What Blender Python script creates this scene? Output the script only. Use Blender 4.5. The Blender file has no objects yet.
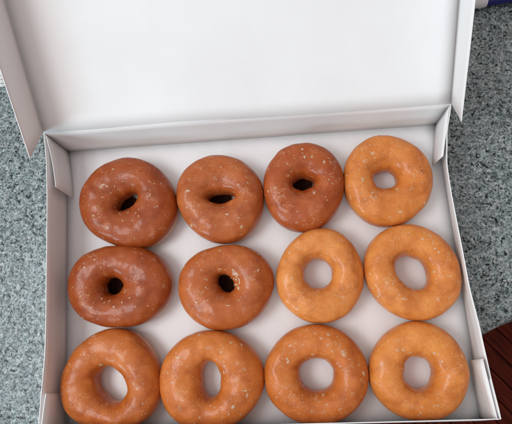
import bpy, math, random
import numpy as np
from mathutils import Vector, Matrix, Euler, noise

MM = 0.001
scene = bpy.context.scene
C = scene.collection

# ------------------------------------------------------------------ camera
cam_d = bpy.data.cameras.new('camera'); cam = bpy.data.objects.new('camera', cam_d); C.objects.link(cam)
scene.camera = cam
cam.location = (50.9*MM, 105.7*MM, 527.6*MM)
cam.rotation_euler = (0.19717, 0.09877, -0.05505)
cam_d.sensor_fit = 'HORIZONTAL'; cam_d.sensor_width = 36.0
cam_d.lens = 36.0*474.67/512.0
cam_d.clip_start = 0.01; cam_d.clip_end = 50

# ------------------------------------------------------------------ light
world = bpy.data.worlds.new('World'); scene.world = world; world.use_nodes = True
bg = world.node_tree.nodes['Background']
wt = world.node_tree
# room around the table: bright towards the window side and ceiling, dim warm walls elsewhere
w_tc = wt.nodes.new('ShaderNodeTexCoord'); w_dot = wt.nodes.new('ShaderNodeVectorMath'); w_dot.operation = 'DOT_PRODUCT'
wt.links.new(w_tc.outputs['Generated'], w_dot.inputs[0]); w_dot.inputs[1].default_value = (-0.50, -0.12, 0.86)
w_r = wt.nodes.new('ShaderNodeValToRGB'); wt.links.new(w_dot.outputs['Value'], w_r.inputs['Fac'])
w_r.color_ramp.elements[0].position = 0.0; w_r.color_ramp.elements[0].color = (.22, .165, .15, 1)
w_r.color_ramp.elements[1].position = 1.0; w_r.color_ramp.elements[1].color = (.94, .955, .985, 1)
e_ = w_r.color_ramp.elements.new(0.45); e_.color = (.41, .345, .335, 1)
wt.links.new(w_r.outputs['Color'], bg.inputs['Color']); bg.inputs['Strength'].default_value = 1.08

def area(name, loc, target, sx, sy, power, col):
    l = bpy.data.lights.new(name, 'AREA'); l.shape = 'RECTANGLE'; l.size = sx; l.size_y = sy
    l.energy = power; l.color = col
    o = bpy.data.objects.new(name, l); C.objects.link(o); o.location = loc
    o.rotation_euler = (Vector(target)-Vector(loc)).to_track_quat('-Z', 'Y').to_euler()
    return o
area('window_light', (-1.35, -0.95, 0.56), (0, 0.2, 0.05), 0.50, 0.40, 8.0, (0.50, 0.86, 1.0))
area('upper_fill_light', (-0.75, 0.05, 1.25), (0, 0.15, 0.0), 0.6, 0.45, 6.5, (0.94, 0.98, 1.0))  # added fill lamp from upper left, lifts the left counter and donut tops

scene.view_settings.view_transform = 'Standard'; scene.view_settings.look = 'None'
scene.view_settings.exposure = 0.17; scene.view_settings.gamma = 1.0
scene.render.engine = 'CYCLES'

# ------------------------------------------------------------------ helpers
def mat(name):
    m = bpy.data.materials.new(name); m.use_nodes = True
    nt = m.node_tree; return m, nt, nt.nodes['Principled BSDF']
def node(nt, typ, **kw):
    n = nt.nodes.new(typ)
    for k, v in kw.items(): setattr(n, k, v)
    return n
def ramp(nt, fac, stops, interp='LINEAR'):
    r = node(nt, 'ShaderNodeValToRGB'); r.color_ramp.interpolation = interp
    el = r.color_ramp.elements
    while len(el) < len(stops): el.new(0.5)
    for e, (p, c) in zip(el, stops):
        e.position = p; e.color = (c, c, c, 1) if isinstance(c, (int, float)) else (*c, 1)
    nt.links.new(fac, r.inputs['Fac']); return r.outputs['Color']
def mix(nt, fac, a, b, mode='MIX'):
    n = node(nt, 'ShaderNodeMix', data_type='RGBA', blend_type=mode)
    for inp, v in ((n.inputs[0], fac), (n.inputs[6], a), (n.inputs[7], b)):
        if hasattr(v, 'links') or isinstance(v, bpy.types.NodeSocket): nt.links.new(v, inp)
        elif isinstance(v, (int, float)): inp.default_value = v
        else: inp.default_value = (*v, 1)
    return n.outputs[2]
def coords(nt, scale=(1, 1, 1), rot=(0, 0, 0), kind='Object'):
    tc = node(nt, 'ShaderNodeTexCoord'); mp = node(nt, 'ShaderNodeMapping')
    mp.inputs['Scale'].default_value = scale; mp.inputs['Rotation'].default_value = rot
    nt.links.new(tc.outputs[kind], mp.inputs['Vector']); return mp.outputs['Vector']
def noise_n(nt, vec, scale, detail=3, rough=0.5, dist=0.0):
    n = node(nt, 'ShaderNodeTexNoise'); n.inputs['Scale'].default_value = scale
    n.inputs['Detail'].default_value = detail; n.inputs['Roughness'].default_value = rough
    n.inputs['Distortion'].default_value = dist
    nt.links.new(vec, n.inputs['Vector']); return n.outputs['Fac']
def bump(nt, bsdf, h, dist, strength=1.0, prev=None):
    b = node(nt, 'ShaderNodeBump'); b.inputs['Distance'].default_value = dist; b.inputs['Strength'].default_value = strength
    nt.links.new(h, b.inputs['Height'])
    if prev is not None: nt.links.new(prev, b.inputs['Normal'])
    if bsdf is not None: nt.links.new(b.outputs['Normal'], bsdf.inputs['Normal'])
    return b.outputs['Normal']

def mesh_obj(name, verts, faces, mats, parent=None, smooth=False, scale=MM):
    me = bpy.data.meshes.new(name)
    me.from_pydata([tuple(c*scale for c in v) for v in verts], [], faces)
    for m in (mats if isinstance(mats, (list, tuple)) else [mats]): me.materials.append(m)
    me.update()
    if smooth: me.polygons.foreach_set('use_smooth', [True]*len(me.polygons))
    o = bpy.data.objects.new(name, me); C.objects.link(o)
    if parent: o.parent = parent
    return o
def tag(o, label=None, cat=None, group=None, kind=None):
    if label: o['label'] = label
    if cat: o['category'] = cat
    if group: o['group'] = group
    if kind: o['kind'] = kind
    return o
def empty(name, loc=(0, 0, 0)):
    o = bpy.data.objects.new(name, None); C.objects.link(o); o.location = loc; return o
def lerp(a, b, t): return tuple(x+(y-x)*t for x, y in zip(a, b))

# ------------------------------------------------------------------ materials
def granite_mat():
    m, nt, b = mat('speckled grey green granite')
    v = coords(nt)
    warp = node(nt, 'ShaderNodeTexNoise'); warp.inputs['Scale'].default_value = 260; nt.links.new(v, warp.inputs['Vector'])
    wm = node(nt, 'ShaderNodeVectorMath', operation='MULTIPLY_ADD')
    nt.links.new(warp.outputs['Color'], wm.inputs[0]); wm.inputs[1].default_value = (.004, .004, .004); nt.links.new(v, wm.inputs[2])
    v = wm.outputs[0]
    def cells(scale):
        n = node(nt, 'ShaderNodeTexVoronoi'); n.inputs['Scale'].default_value = scale; nt.links.new(v, n.inputs['Vector'])
        s = node(nt, 'ShaderNodeSeparateColor'); nt.links.new(n.outputs['Color'], s.inputs[0]); return s.outputs
    c1 = cells(620); c2 = cells(400); c3 = cells(900)
    clump = noise_n(nt, v, 85, 4, .7)
    a = node(nt, 'ShaderNodeMath', operation='MULTIPLY_ADD'); nt.links.new(clump, a.inputs[0]); a.inputs[1].default_value = 0.9; nt.links.new(c1[0], a.inputs[2])
    base = ramp(nt, a.outputs[0], [(0.34, (.008, .014, .015)), (0.55, (.045, .070, .072)), (0.8, (.14, .185, .187)), (0.99, (.25, .30, .30)), (1.0, (.40, .44, .44))])
    fine = noise_n(nt, v, 380, 5, .75, .4)
    grain = ramp(nt, fine, [(0.32, (.004, .008, .009)), (0.42, (.04, .065, .068)), (0.52, (.13, .175, .18)), (0.62, (.27, .32, .32)), (0.74, (.55, .58, .56))])
    base = mix(nt, .5, base, grain)
    soft = noise_n(nt, v, 140, 3, .7)
    base = mix(nt, .6, base, ramp(nt, soft, [(0.33, .45), (0.5, .95), (0.66, 1.6)]), 'MULTIPLY')
    spots = noise_n(nt, v, 260, 4, .6, .5)
    base = mix(nt, ramp(nt, spots, [(0.575, 0.0), (0.60, 1.0)]), base, (.003, .005, .006))
    veins = noise_n(nt, v, 290, 4, .65, .6)
    base = mix(nt, ramp(nt, veins, [(0.575, 0.0), (0.62, .8)]), base, (.50, .52, .49))
    nt.links.new(base, b.inputs['Base Color'])
    b.inputs['Roughness'].default_value = 0.3; b.inputs['Specular IOR Level'].default_value = 0.3
    bump(nt, b, noise_n(nt, v, 500, 2), 0.0002, 0.15)
    return m
def card_mat():
    m, nt, b = mat('white coated cardboard')
    v = coords(nt)
    n = noise_n(nt, v, 9, 4, .6)
    nt.links.new(ramp(nt, n, [(0.3, (.80, .79, .785)), (0.7, (.85, .845, .84))]), b.inputs['Base Color'])
    b.inputs['Roughness'].default_value = 0.55; b.inputs['Specular IOR Level'].default_value = 0.3
    nn = bump(nt, None, noise_n(nt, v, 12, 2), 0.0018, 0.35)
    bump(nt, b, noise_n(nt, v, 900, 3), 0.00008, 0.35, nn)
    return m
def floor_card_mat():
    # bottom liner: same card, grease and sugar marks
    m, nt, b = mat('white cardboard with faint grease spots')
    v = coords(nt)
    n = noise_n(nt, v, 40, 4, .65)
    nt.links.new(ramp(nt, n, [(0.3, (.82, .815, .82)), (0.55, (.865, .86, .865)), (0.75, (.88, .875, .88))]), b.inputs['Base Color'])
    nt.links.new(ramp(nt, noise_n(nt, v, 25, 3), [(0.3, .38), (0.7, .6)]), b.inputs['Roughness'])
    nn = bump(nt, None, noise_n(nt, v, 14, 2), 0.002, 0.3)
    bump(nt, b, noise_n(nt, v, 700, 3), 0.00008, 0.4, nn)
    return m
def donut_mat(name, col):
    m, nt, b = mat(name)
    v = coords(nt)
    c = Vector(col)
    dark = tuple(Vector((c.x*.60, c.y*.45, c.z*.36))); lite = (min(c.x*1.1, .85), c.y*1.3, c.z*1.5)
    n1 = noise_n(nt, v, 38, 4, .55, .3)
    base = ramp(nt, n1, [(0.24, dark), (0.5, tuple(c)), (0.76, lite)])
    # fine pores and freckles of the fried crust
    n2 = noise_n(nt, v, 420, 3, .6)
    base = mix(nt, ramp(nt, n2, [(0.56, 0.0), (0.68, .45)]), base, dark)
    # soft mottling
    n3 = noise_n(nt, v, 130, 3, .6)
    base = mix(nt, ramp(nt, n3, [(0.5, 0.0), (0.75, .35)]), base, lite)
    # pale untanned band low on the flank
    tc = node(nt, 'ShaderNodeTexCoord'); sp = node(nt, 'ShaderNodeSeparateXYZ'); nt.links.new(tc.outputs['Object'], sp.inputs[0])
    zz = node(nt, 'ShaderNodeMath', operation='MULTIPLY_ADD'); nt.links.new(n1, zz.inputs[0]); zz.inputs[1].default_value = .008; nt.links.new(sp.outputs[2], zz.inputs[2])
    band = ramp(nt, zz.outputs[0], [(0.010, 0.0), (0.0130, .8), (0.0195, .7), (0.0235, 0.0)])
    pat = node(nt, 'ShaderNodeMath', operation='MULTIPLY'); nt.links.new(band, pat.inputs[0])
    nt.links.new(ramp(nt, noise_n(nt, v, 24, 3, .6), [(0.45, 0.0), (0.62, 1.0)]), pat.inputs[1])
    base = mix(nt, pat.outputs[0], base, (.80, .56, .30))
    mk = ramp(nt, noise_n(nt, v, 55, 3, .6, .5), [(0.46, 0.0), (0.68, .24)])
    base = mix(nt, mk, base, (min(1, c.x*1.3+.08), c.y*1.5+.07, c.z*1.6+.045))
    # milky dried sugar film with small crackle
    vo = node(nt, 'ShaderNodeTexVoronoi', feature='DISTANCE_TO_EDGE'); vo.inputs['Scale'].default_value = 300
    wn = node(nt, 'ShaderNodeTexNoise'); wn.inputs['Scale'].default_value = 300; nt.links.new(v, wn.inputs['Vector'])
    wa = node(nt, 'ShaderNodeVectorMath', operation='MULTIPLY_ADD'); nt.links.new(wn.outputs['Color'], wa.inputs[0]); wa.inputs[1].default_value = (.003, .003, .003); nt.links.new(v, wa.inputs[2])
    nt.links.new(wa.outputs[0], vo.inputs['Vector'])
    edge = ramp(nt, vo.outputs['Distance'], [(0.0, 1.0), (0.13, 0.0)])
    area_m = ramp(nt, noise_n(nt, v, 70, 3, .7), [(0.56, 0.0), (0.7, .38)])
    ck = node(nt, 'ShaderNodeMath', operation='MULTIPLY'); nt.links.new(edge, ck.inputs[0]); nt.links.new(area_m, ck.inputs[1])
    base = mix(nt, ck.outputs[0], base, (.85, .62, .42))
    nt.links.new(base, b.inputs['Base Color'])
    b.inputs['Roughness'].default_value = 0.42
    nt.links.new(ramp(nt, n3, [(0.3, .36), (0.7, .55)]), b.inputs['Roughness'])
    b.inputs['Specular IOR Level'].default_value = 0.2
    b.inputs['Subsurface Weight'].default_value = 0.04; b.inputs['Subsurface Radius'].default_value = (1.0, .35, .12); b.inputs['Subsurface Scale'].default_value = 0.004
    b.inputs['Coat Weight'].default_value = 0.38; b.inputs['Coat Roughness'].default_value = 0.17; b.inputs['Coat IOR'].default_value = 1.45
    nn = bump(nt, None, noise_n(nt, v, 90, 3), 0.0012, .45)
    nn = bump(nt, None, n2, 0.0003, .5, nn)
    bump(nt, b, ck.outputs[0], 0.0002, .6, nn)
    cb = node(nt, 'ShaderNodeBump'); cb.inputs['Distance'].default_value = .0012; cb.inputs['Strength'].default_value = .5
    nt.links.new(noise_n(nt, v, 110, 3, .6), cb.inputs['Height']); nt.links.new(cb.outputs['Normal'], b.inputs['Coat Normal'])
    return m
def flake_mat():
    m, nt, b = mat('dried sugar glaze flake')
    v = coords(nt)
    nt.links.new(ramp(nt, noise_n(nt, v, 500, 2), [(0.35, (.88, .52, .28)), (0.65, (.95, .78, .60))]), b.inputs['Base Color'])
    b.inputs['Roughness'].default_value = 0.3; b.inputs['Subsurface Weight'].default_value = .3; b.inputs['Subsurface Scale'].default_value = .001
    b.inputs['Alpha'].default_value = 0.5
    return m
def wood_mat():
    m, nt, b = mat('dark red varnished floor boards')
    v = coords(nt, (1, 1, 1))
    g = coords(nt, (3, 45, 3))
    n = noise_n(nt, g, 3.0, 5, .6, .6)
    base = ramp(nt, n, [(0.3, (.022, .004, .003)), (0.55, (.075, .009, .004)), (0.75, (.14, .022, .009))])
    nt.links.new(base, b.inputs['Base Color'])
    b.inputs['Roughness'].default_value = .5; b.inputs['Specular IOR Level'].default_value = .06
    bump(nt, b, n, .0005, .3)
    return m
def plastic(name, col, rough=.3):
    m, nt, b = mat(name)
    v = coords(nt)
    n = noise_n(nt, v, 60, 3)
    nt.links.new(mix(nt, n, tuple(x*.92 for x in col), col), b.inputs['Base Color'])
    b.inputs['Roughness'].default_value = rough
    return m
def hole_shade_mat():  # near-black colour standing in for shade deep in the donut holes
    m, nt, b = mat('near black painted hole shade')
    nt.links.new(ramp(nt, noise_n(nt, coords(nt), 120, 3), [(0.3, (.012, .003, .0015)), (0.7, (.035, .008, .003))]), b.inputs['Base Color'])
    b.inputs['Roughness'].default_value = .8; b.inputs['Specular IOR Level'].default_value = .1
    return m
HOLE_SHADE = hole_shade_mat()
GRAN = granite_mat(); CARD = card_mat(); CARDF = floor_card_mat(); FLAKE = flake_mat(); WOOD = wood_mat()

# ------------------------------------------------------------------ setting
# granite counter with a rounded front edge running behind the box's near right corner
def counter():
    edge = [(-1900, -949), (-200, -141), (68.7, -13.9), (150, 24.7), (215, 55.6), (240, 67.5), (256, 74.5), (272, 79.5), (290, 82.5), (320, 85), (420, 90), (1500, 110)]
    back = [(1500, 1500), (-1900, 1500)]
    inner = list(edge)
    vs = []; fs = []
    prof = []
    R = 14.0
    for k in range(9):
        a = math.pi/2*k/8
        prof.append((-R+R*math.sin(a), -R+R*math.cos(a)))       # (outward offset, z)
    for k in range(1, 9):
        a = math.pi/2*k/8
        prof.append((-R+R*math.cos(a), -30+R-R-R*math.sin(a)+2))
    n = len(edge)
    nrm = []
    for i in range(n):
        a = Vector(edge[max(i-1, 0)]); c = Vector(edge[min(i+1, n-1)]); d = (c-a).normalized(); nrm.append(Vector((d.y, -d.x)))
    for (o, z) in prof:
        for i in range(n):
            p = Vector(edge[i])+nrm[i]*o; vs.append((p.x, p.y, z))
    for k in range(len(prof)-1):
        for i in range(n-1):
            fs.append((k*n+i, (k+1)*n+i, (k+1)*n+i+1, k*n+i+1))
    b0 = len(vs); vs += [(1500, 1500, 0), (-1900, 1500, 0)]
    fs.append(tuple(range(n)) + (b0, b0+1))
    o = mesh_obj('counter', vs, fs, GRAN, smooth=True)
    try: o.data.shade_smooth_by_angle = None
    except Exception: pass
    for p in o.data.polygons:
        if len(p.vertices) > 4: p.use_smooth = False
    tag(o, kind='structure')
counter()
# wooden floor far below the counter: boards with real gaps
def floor():
    vs, fs = [], []
    w = 46.0; random.seed(5)
    def box(x0, x1, y0, y1, z):
        b = len(vs); c = 1.6
        vs.extend([(x0, y0, z-6), (x1, y0, z-6), (x1, y1, z-6), (x0, y1, z-6), (x0+c, y0+c, z), (x1-c, y0+c, z), (x1-c, y1-c, z), (x0+c, y1-c, z)])
        fs.extend([(b, b+1, b+5, b+4), (b+1, b+2, b+6, b+5), (b+2, b+3, b+7, b+6), (b+3, b, b+4, b+7), (b+4, b+5, b+6, b+7)])
    for j in range(-22, 22):
        x = -1600+random.uniform(0, 600)-400
        while x < 1800:
            L = random.uniform(450, 900)
            box(x+.8, x+L-.8, j*w+.8, (j+1)*w-.8, random.uniform(-.4, .4)); x += L
    b = len(vs); vs.extend([(-2500, -1300, -7), (2500, -1300, -7), (2500, 1300, -7), (-2500, 1300, -7)]); fs.append((b, b+1, b+2, b+3))
    o = mesh_obj('floor', vs, fs, WOOD)
    o.location = (560*MM, -100*MM, -900*MM); o.rotation_euler = (0, 0, math.radians(-50))
    tag(o, kind='structure')
floor()

# ------------------------------------------------------------------ the box
H = 55.0
box = empty('bakery_box')
tag(box, 'open white cardboard bakery box with raised lid holding twelve glazed donuts', 'box')
def sheet(name, rows, parent, m=CARD, th=0.7, smooth=True):
    """a bent sheet of card through rows of points, with real thickness"""
    nr, nc = len(rows), len(rows[0])
    P = [[Vector(p) for p in r] for r in rows]
    N = [[None]*nc for _ in range(nr)]
    for i in range(nr):
        for j in range(nc):
            du = P[min(i+1, nr-1)][j]-P[max(i-1, 0)][j]; dv = P[i][min(j+1, nc-1)]-P[i][max(j-1, 0)]
            N[i][j] = du.cross(dv).normalized()
    vs = []; fs = []
    for s in (0.5, -0.5):
        for i in range(nr):
            for j in range(nc): vs.append(tuple(P[i][j]+N[i][j]*th*s))
    K = nr*nc
    for i in range(nr-1):
        for j in range(nc-1):
            a, b, c, d = i*nc+j, (i+1)*nc+j, (i+1)*nc+j+1, i*nc+j+1
            fs.append((a, b, c, d)); fs.append((K+a, K+d, K+c, K+b))
    loop = [j for j in range(nc)] + [i*nc+nc-1 for i in range(1, nr)] + [(nr-1)*nc+j for j in range(nc-2, -1, -1)] + [i*nc for i in range(nr-2, 0, -1)]
    for q in range(len(loop)):
        a, b = loop[q], loop[(q+1) % len(loop)]; fs.append((a, b, K+b, K+a))
    o = mesh_obj(name, vs, fs, m, parent, smooth=False)
    # keep faces smooth on the broad sides only
    ns = (nr-1)*(nc-1)*2
    o.data.polygons.foreach_set('use_smooth', [smooth and k < ns for k in range(len(o.data.polygons))])
    return o
def poly_at(pts, t):
    """point at fraction t along a polyline, smoothed"""
    ys = [p[1] for p in pts]; y = ys[0]+(ys[-1]-ys[0])*t
    for i in range(len(pts)-1):
        a, b = pts[i], pts[i+1]
        if (a[1]-y)*(b[1]-y) <= 0 and a[1] != b[1]:
            u = (y-a[1])/(b[1]-a[1]); u2 = u*u*(3-2*u)*.4+u*.6
            return (a[0]+(b[0]-a[0])*u2, y)
    return pts[-1]
FBL, FBR, FFR, FFL = (-221, 306), (215.2, 299.7), (220.2, -15.5), (-213.9, -10.0)
rimL = [(-221, 309.7), (-216.8, 272.3), (-214.8, 233), (-213.1, 168.3), (-211.6, 97), (-211.5, 77.4), (-214.6, 20.6), (-215.9, 3.2)]
rimR = [(215.7, 300.6), (207.4, 267.8), (203.3, 236.5), (203.4, 215.8), (207.6, 122.1), (212.7, 68.4), (214.8, 40.8), (218.8, -2.2)]
def side(rim, fb, ff, bow):
    rows = []
    for k in range(7):
        s = k/6; row = []
        for j in range(41):
            t = j/40; r = poly_at(rim, t); f = lerp(fb, ff, t)
            x = f[0]+(r[0]-f[0])*s + bow*math.sin(math.pi*s)*math.sin(math.pi*t)
            row.append((x, f[1]+(r[1]-f[1])*s, .4+(H-.4)*s))
        rows.append(row)
    return rows
sheet('side_wall', side(rimL, FBL, FFL, -1.0), box)
sheet('side_wall', side(rimR, FBR, FFR, 1.0), box)
def endw(a, b, c, d, bow):
    rows = []
    for k in range(6):
        s = k/5; row = []
        for j in range(31):
            t = j/30; f = lerp(a, b, t); r = lerp(c, d, t)
            row.append((f[0]+(r[0]-f[0])*s, f[1]+(r[1]-f[1])*s+bow*math.sin(math.pi*t)*math.sin(math.pi*s*.5), .4+(H-.4)*s))
        rows.append(row)
    return rows
sheet('back_wall', endw(FBL, FBR, rimL[0], rimR[0], 1.2), box)
sheet('front_wall', endw(FFL, FFR, rimL[-1], rimR[-1], -.6), box)
# bottom panel, very slightly wavy
rows = []
for k in range(25):
    s = k/24; row = []
    for j in range(33):
        t = j/32; a = lerp(FBL, FFL, s); b = lerp(FBR, FFR, s); p = lerp(a, b, t)
        z = .9+1.2*noise.noise(Vector((p[0]*.012, p[1]*.012, 3)))*math.sin(math.pi*s)*math.sin(math.pi*t)
        row.append((p[0], p[1], max(.5, z)))
    rows.append(row)
sheet('bottom_panel', rows, box, CARDF, .6)
# glued corner tabs, a little sprung away from the side walls
def tab(bt, bb, et, eb, bow):
    rows = []
    for k in range(5):
        s = k/4; row = []
        for j in range(9):
            t = j/8; f = lerp(bb, eb, t); r = lerp(bt, et, t); p = list(lerp(f, r, s))
            p[0] += bow*math.sin(math.pi*t)*(.4+.6*s); row.append(tuple(p))
        rows.append(row)
    return sheet('corner_tab', rows, box)
tab((-219.6, 307, 53.5), (-219.6, 304.6, 1.5), (-209.8, 249.1, 47), (-211.6, 246.4, 2.5), 1.5)
tab((213.8, 298, 53.8), (213.8, 298, 1.5), (201.2, 246.5, 53.0), (204.0, 251.5, 2.5), 0)
tab((-213.6, 2, 53.9), (-212.2, -8, 1.5), (-209.9, 35.5, 53.8), (-213.0, 27, 2.5), 0)
tab((216.0, -3, 54.2), (217.8, -12, 1.5), (210.8, 49.8, 54.2), (214.2, 43, 3), 0)

SLOT = plastic('dark cut edge of card', (.16, .13, .12), .8)
def slit(p, q, parent):
    a, b = Vector(p), Vector(q); d = (b-a).normalized(); w = Vector((0, 0, 1)).cross(d).normalized()*.35
    vs = [tuple(v) for v in (a-w, b-w, b+w, a+w)]; vs += [(x, y, z-1.0) for x, y, z in vs]
    mesh_obj('tab_slot', vs, [(0, 1, 2, 3), (4, 7, 6, 5), (0, 4, 5, 1), (1, 5, 6, 2), (2, 6, 7, 3), (3, 7, 4, 0)], SLOT, parent)
slit((211.9, 49, 55.3), (213.9, 32, 55.3), box)

# lid: hinged on the back rim, standing open at about 37 degrees
A = Vector((-221, 309.9, H+.2)); B = Vector((215.7, 300.8, H+.2))
u = Vector((.017, .801, .599)).normalized(); h = (B-A).normalized(); n = h.cross(u).normalized()
uL = (u+h*-.006).normalized(); uR = (u-h*.013+n*.01).normalized()
LL = 302.0
rows = []
for k in range(21):
    s = k/20; row = []
    for j in range(31):
        t = j/30
        a = A+uL*LL*s; b = B+uR*LL*s; p = a.lerp(b, t)
        p = p - n*(4*math.sin(math.pi*s)*math.sin(math.pi*t)+1.3*math.sin(5*t+3*s)*math.sin(math.pi*t)) + n*(1.6*noise.noise(p*.012)+.5*noise.noise(p*.035))*math.sin(math.pi*t)*min(1, s*7)
        row.append(tuple(p))
    rows.append(row)
lid = sheet('lid', rows, box)
def flap(c, uu, k0, k1, hd, beta, depth):
    rows = []
    for k in range(21):
        s = k/20; row = []
        for j in range(7):
            q = j/6
            root = c+uu*(1.2+(LL-2.4)*s)
            lean = math.radians(beta)+math.radians(3)*math.sin(math.pi*s)
            off = (n*math.cos(lean)+hd*math.sin(lean))*(depth*q+.6)
            sk = uu*(k0*(1-s)+k1*s)*q
            row.append(tuple(root+off+sk+hd*(.8*math.sin(math.pi*q*.5))))
        rows.append(row)
    return rows
sheet('lid_flap', flap(A, uL, -14, 8, -h, -7, 50), lid)
sheet('lid_flap', flap(B, uR, -6, 8, h, -7, 50), lid)
rows = []
for k in range(7):
    s = k/6; row = []
    for j in range(31):
        t = j/30; a = A+uL*(LL-.2); b = B+uR*(LL-.2)
        row.append(tuple(a.lerp(b, .003+.994*t)+n*(50*s+.8)+u*6*s))
    rows.append(row)
sheet('lid_flap', rows, lid)

# ------------------------------------------------------------------ donuts
D = [
 ((-138.0, 232.0), [(-136, 50.6), (-83, 53.0), (-41, 59.4), (-8, 57.1), (40, 50.8), (87, 51.8), (135, 53.3), (178, 55.5)], (13.9, 6.9, 35)),
 ((-31.0, 228.4), [(-142, 46.8), (-94, 50.2), (-50, 50.3), (-5, 46.8), (45, 47.4), (89, 49.0), (130, 53.0), (173, 50.6)], (14.7, 5.6, 0)),
 ((60.0, 237.5), [(-137, 48.9), (-94, 53.0), (-58, 49.1), (-8, 43.6), (40, 45.7), (87, 45.8), (131, 44.7), (175, 43.5)], (11.2, 7.1, 0)),
 ((148.3, 236.0), [(-136, 48.6), (-90, 51.5), (-49, 50.3), (-9, 49.2), (39, 48.3), (87, 47.7), (126, 47.7), (177, 44.5)], (11.9, 10.2, 0)),
 ((-153.8, 139.2), [(-137, 45.9), (-84, 44.7), (-32, 58.2), (-1, 66.1), (33, 56.6), (84, 44.7), (136, 48.2), (177, 51.4)], (10.5, 9.5, 0)),
 ((-30.1, 135.1), [(-147, 50.2), (-104, 50.5), (-45, 47.6), (-3, 52.3), (31, 47.5), (81, 41.4), (142, 45.3), (177, 53.2)], (10.7, 7.6, -50)),
 ((68.5, 139.0), [(-178, 44.8), (-133, 48.8), (-93, 51.2), (-50, 49.5), (-8, 46.9), (44, 48.0), (85, 48.4), (129, 43.2)], (14.7, 15.2, 0)),
 ((164.5, 134.9), [(-138, 46.6), (-91, 49.0), (-54, 50.6), (-9, 48.5), (40, 47.2), (91, 49.7), (127, 50.8), (173, 48.8)], (18.7, 14.3, -50)),
 ((-155.1, 37.3), [(-135, 50.5), (-89, 43.7), (-41, 52.1), (5, 52.1), (39, 54.3), (85, 56.4), (127, 55.1), (172, 54.8)], (19.7, 14.3, -50)),
 ((-49.8, 37.7), [(-143, 54.1), (-91, 48.4), (-40, 51.6), (3, 54.5), (41, 52.4), (88, 48.8), (137, 52.4), (177, 53.7)], (18.3, 9.7, 90)),
 ((58.9, 37.4), [(-145, 51.7), (-95, 46.5), (-39, 49.4), (1, 51.2), (40, 50.4), (90, 50.1), (132, 50.8), (172, 53.3)], (17.2, 15.9, 0)),
 ((159.2, 35.5), [(-143, 47.4), (-91, 44.6), (-49, 45.6), (-4, 47.3), (41, 48.3), (82, 50.0), (129, 47.0), (169, 48.8)], (14.3, 15.6, 0)),
]
COL = [(.33, .062, .009), (.42, .098, .020), (.38, .076, .014), (.61, .185, .034), (.34, .064, .009), (.44, .102, .019),
       (.67, .222, .047), (.64, .205, .040), (.51, .130, .021), (.57, .157, .027), (.56, .152, .026), (.67, .218, .041)]
HT = [37, 36, 37, 35, 37, 36, 34, 35, 36, 36, 35, 35]
NECK = [.40]*12; NFL = [22, 20, 22, 34, 20, 18, 26, 34, 26, 34, 48, 34]
LAB = [
 'dark reddish donut with a slanted slit hole, in the far left corner of the box',
 'reddish donut with a wide flat slit hole, second from left in the far row',
 'reddish donut with a small oval hole, third from left in the far row',
 'golden glazed donut beside the right wall, in the row nearest the lid',
 'wide dark donut with a round black hole, at the left wall in the middle row',
 'reddish donut with a small torn triangular hole, second in the middle row',
 'golden donut with a round open hole, third from left in the middle row',
 'golden donut with a large slanted oval hole, at the right wall in the middle row',
 'brown glazed donut with a large slanted hole, in the near left corner of the box',
 'donut with a tall narrow upright hole, second from the left in the front row',
 'donut with a round hole and the most white sugar flecks, third in the front row',
 'bright golden donut with a nearly round hole, in the near right corner of the box',
]
SHADE_DISC = {0: (-5.5, -4, 15.5), 1: (-8, 6, 17), 2: (-3.5, 4.5, 14), 4: (0, 0, 18), 5: (-5, -1, 14)}
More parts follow.
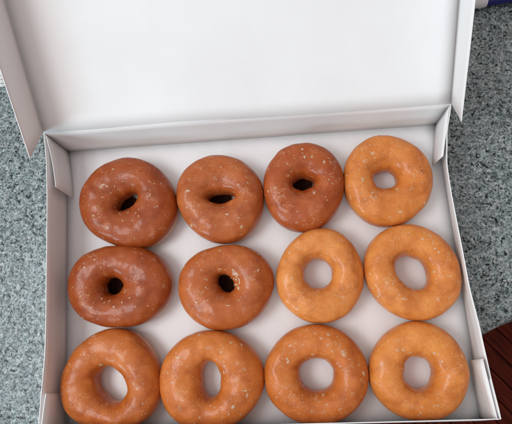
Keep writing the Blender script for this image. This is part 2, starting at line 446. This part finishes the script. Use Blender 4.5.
def donut(i):
    (cx, cy), pts, (ea, eb, er) = D[i]
    th = np.radians([p[0] for p in pts]); r = np.array([p[1] for p in pts])
    X = np.stack([np.ones_like(th)]+[f(k*th) for k in (1, 2, 3) for f in (np.cos, np.sin)], 1)
    reg = np.diag([0, .01, .01, .05, .05, .25, .25])
    co = np.linalg.solve(X.T@X+reg, X.T@r)
    def Ro(p): return co[0]+sum(co[2*k-1]*math.cos(k*p)+co[2*k]*math.sin(k*p) for k in (1, 2, 3))
    er = math.radians(er); sd = Vector((i*17.3, i*5.1, 0)); rnd = random.Random(100+i)
    def Ri(p):
        q = p-er; base = ea*eb/math.hypot(eb*math.cos(q), ea*math.sin(q))
        return base*(1+.10*noise.noise(sd+Vector((math.cos(p)*1.3, math.sin(p)*1.3, 4)))) + .5*noise.noise(sd+Vector((math.cos(p)*3.5, math.sin(p)*3.5, 9)))
    hh = HT[i]
    def S(p, t):
        ro = Ro(p)+.35; ri = Ri(p)
        m = (ro+ri)/2; w = (ro-ri)/2
        ht = hh*(1+.05*noise.noise(sd+Vector((math.cos(p)*.9, math.sin(p)*.9, 0))))
        z0 = ht*.47
        c, s = math.cos(t), math.sin(t)
        zr = z0 if c > 0 else z0-3*(-c)**1      # the hole's neck sits a little lower
        rr = m+w*math.copysign(abs(c)**.93, c)
        z = zr+(ht-zr)*abs(s)**.84 if s >= 0 else zr*(1-abs(s)**.62)
        v = Vector((rr*math.cos(p), rr*math.sin(p), z))
        up = max(0, s)
        a = noise.noise(v*.045+sd)*1.5 + noise.noise(v*.10+sd*2)*.85
        nv = Vector((math.cos(p)*c, math.sin(p)*c, s))
        fade = min(1, max(0, (z-2)/6))
        return v+nv*a*(.35+.65*up)*fade, nv
    NP, NT = 168, 72
    vs, fs = [], []
    for a in range(NP):
        for b in range(NT):
            vs.append(S(2*math.pi*a/NP, 2*math.pi*b/NT)[0])
    for a in range(NP):
        for b in range(NT):
            a2, b2 = (a+1) % NP, (b+1) % NT
            fs.append((a*NT+b, a2*NT+b, a2*NT+b2, a*NT+b2))
    nb0 = len(fs)
    if i in SHADE_DISC:                                 # near-black disc low in the hole, its colour painting the shade there
        ox, oy, R2 = SHADE_DISC[i]; c0 = len(vs); vs.append((ox, oy, 1.2))
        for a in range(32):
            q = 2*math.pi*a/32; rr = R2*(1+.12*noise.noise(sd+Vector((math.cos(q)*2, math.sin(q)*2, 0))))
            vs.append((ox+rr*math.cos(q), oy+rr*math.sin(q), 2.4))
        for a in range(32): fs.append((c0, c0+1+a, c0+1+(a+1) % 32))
    nb = len(fs)
    # flakes and blisters of dried glaze, raised off the crust
    for k in range(NFL[i]*6):
        p0 = rnd.uniform(0, 2*math.pi); t0 = rnd.gauss(math.pi*.45, .65)
        if k % 4 and noise.noise(Vector((math.cos(p0)*2.5, math.sin(p0)*2.5, t0*1.8))+sd) < .08: continue
        if t0 < .1 or t0 > 2.8: continue
        c0, nv = S(p0, t0)
        big = rnd.random() < .2
        rad = rnd.uniform(1.2, 2.4) if big else rnd.uniform(.35, 1.1)
        dp = 1.0/max(6, math.hypot(c0.x, c0.y)); dt = 1.0/20
        asp = rnd.uniform(.5, 1.0); rot = rnd.uniform(0, math.pi); M = 12
        b0 = len(vs)
        ring = big and rnd.random() < .3
        vs.append(c0+nv*(.02 if ring else .18))
        rs = [rnd.uniform(.45, 1.35) for _ in range(M)]
        for lev, (q, hgt) in enumerate(((.6, .16), (1.0, -.08))):
            for j in range(M):
                a = 2*math.pi*j/M
                x = math.cos(a)*rad*q*rs[j]; y = math.sin(a)*rad*asp*q*rs[j]
                xx = x*math.cos(rot)-y*math.sin(rot); yy = x*math.sin(rot)+y*math.cos(rot)
                pt, nn = S(p0+xx*dp, t0+yy*dt)
                vs.append(pt+nn*hgt)
        for j in range(M):
            j2 = (j+1) % M
            if not ring: fs.append((b0, b0+1+j, b0+1+j2))
            fs.append((b0+1+j, b0+1+M+j, b0+1+M+j2, b0+1+j2))
    if i == 5:
        for k in range(16):
            p0 = rnd.uniform(-.5, 1.0); t0 = rnd.uniform(2.15, 3.05); c0, nv = S(p0, t0); b0 = len(vs); vs.append(c0+nv*.9)
            for j in range(8):
                a = math.pi*j/4; q = rnd.uniform(.9, 1.9); pt, nn = S(p0+math.cos(a)*q/11, t0+math.sin(a)*q/20); vs.append(pt-nn*.15)
            for j in range(8): fs.append((b0, b0+1+j, b0+1+(j+1) % 8))
    m = donut_mat('fried dough %s' % ('golden' if COL[i][1] > .19 else 'reddish brown'), COL[i])
    o = mesh_obj('glazed_donut', vs, fs, [m, FLAKE, HOLE_SHADE], smooth=True)
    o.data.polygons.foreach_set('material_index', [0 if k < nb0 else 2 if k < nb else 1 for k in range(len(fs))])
    o.location = (cx*MM, cy*MM, 1.7*MM)
    tag(o, LAB[i], 'donut', 'glazed donuts packed in the box')
for i in range(12): donut(i)

# ------------------------------------------------------------------ marker pen behind the lid
def revolve(name, prof, m, parent, N=40):
    vs, fs = [], []
    for (x, r) in prof:
        for k in range(N):
            a = 2*math.pi*k/N; vs.append((x, r*math.cos(a), r*math.sin(a)))
    for j in range(len(prof)-1):
        for k in range(N):
            k2 = (k+1) % N; fs.append((j*N+k, j*N+k2, (j+1)*N+k2, (j+1)*N+k))
    fs.append(tuple(range(N-1, -1, -1))); fs.append(tuple((len(prof)-1)*N+k for k in range(N)))
    o = mesh_obj(name, vs, fs, m, parent, smooth=True)
    for p in o.data.polygons:
        if len(p.vertices) > 4: p.use_smooth = False
    return o
pen = empty('marker_pen', (287*MM, 446*MM, 10.6*MM)); pen.rotation_euler = (0, 0, math.radians(3))
tag(pen, 'thick blue marker pen with a white cap lying on the granite behind the lid', 'marker pen')
revolve('barrel', [(0, 8.8), (1, 9.6), (90, 9.6), (92, 9.0), (93, 7)], plastic('dark blue plastic', (.012, .015, .16)), pen)
revolve('cap', [(-48, 6), (-47, 8.8), (-44, 9.8), (-2, 10.6), (-.4, 10.5), (-.2, 9.8)], plastic('white plastic', (.75, .76, .76)), pen)

# printed paper lying on the counter at the far left
rows = []
for k in range(9):
    s = k/8
    rows.append([(-420+ (106+7*s)*1.0*t_, 520-121*s+2*t_, .5+1.5*(1-s)*abs(math.sin(3*t_+s))) for t_ in [j/10 for j in range(11)]])
pm, pnt, pb = mat('white printed paper')
pv = coords(pnt, (1, 1, 1))
wv = node(pnt, 'ShaderNodeTexWave', bands_direction='Y'); wv.inputs['Scale'].default_value = 60; pnt.links.new(pv, wv.inputs['Vector'])
pw = ramp(pnt, wv.outputs['Fac'], [(0.9, 0.0), (0.95, 1.0)])
pk = ramp(pnt, noise_n(pnt, pv, 300, 2), [(0.48, 0.0), (0.52, 1.0)])
pq = node(pnt, 'ShaderNodeMath', operation='MULTIPLY'); pnt.links.new(pw, pq.inputs[0]); pnt.links.new(pk, pq.inputs[1])
pnt.links.new(mix(pnt, pq.outputs[0], (.82, .83, .82), (.12, .12, .13)), pb.inputs['Base Color']); pb.inputs['Roughness'].default_value = .7
pp = sheet('paper_sheet', rows, None, pm, .2)
tag(pp, 'white sheet of paper lying on the granite left of the lid', 'paper')
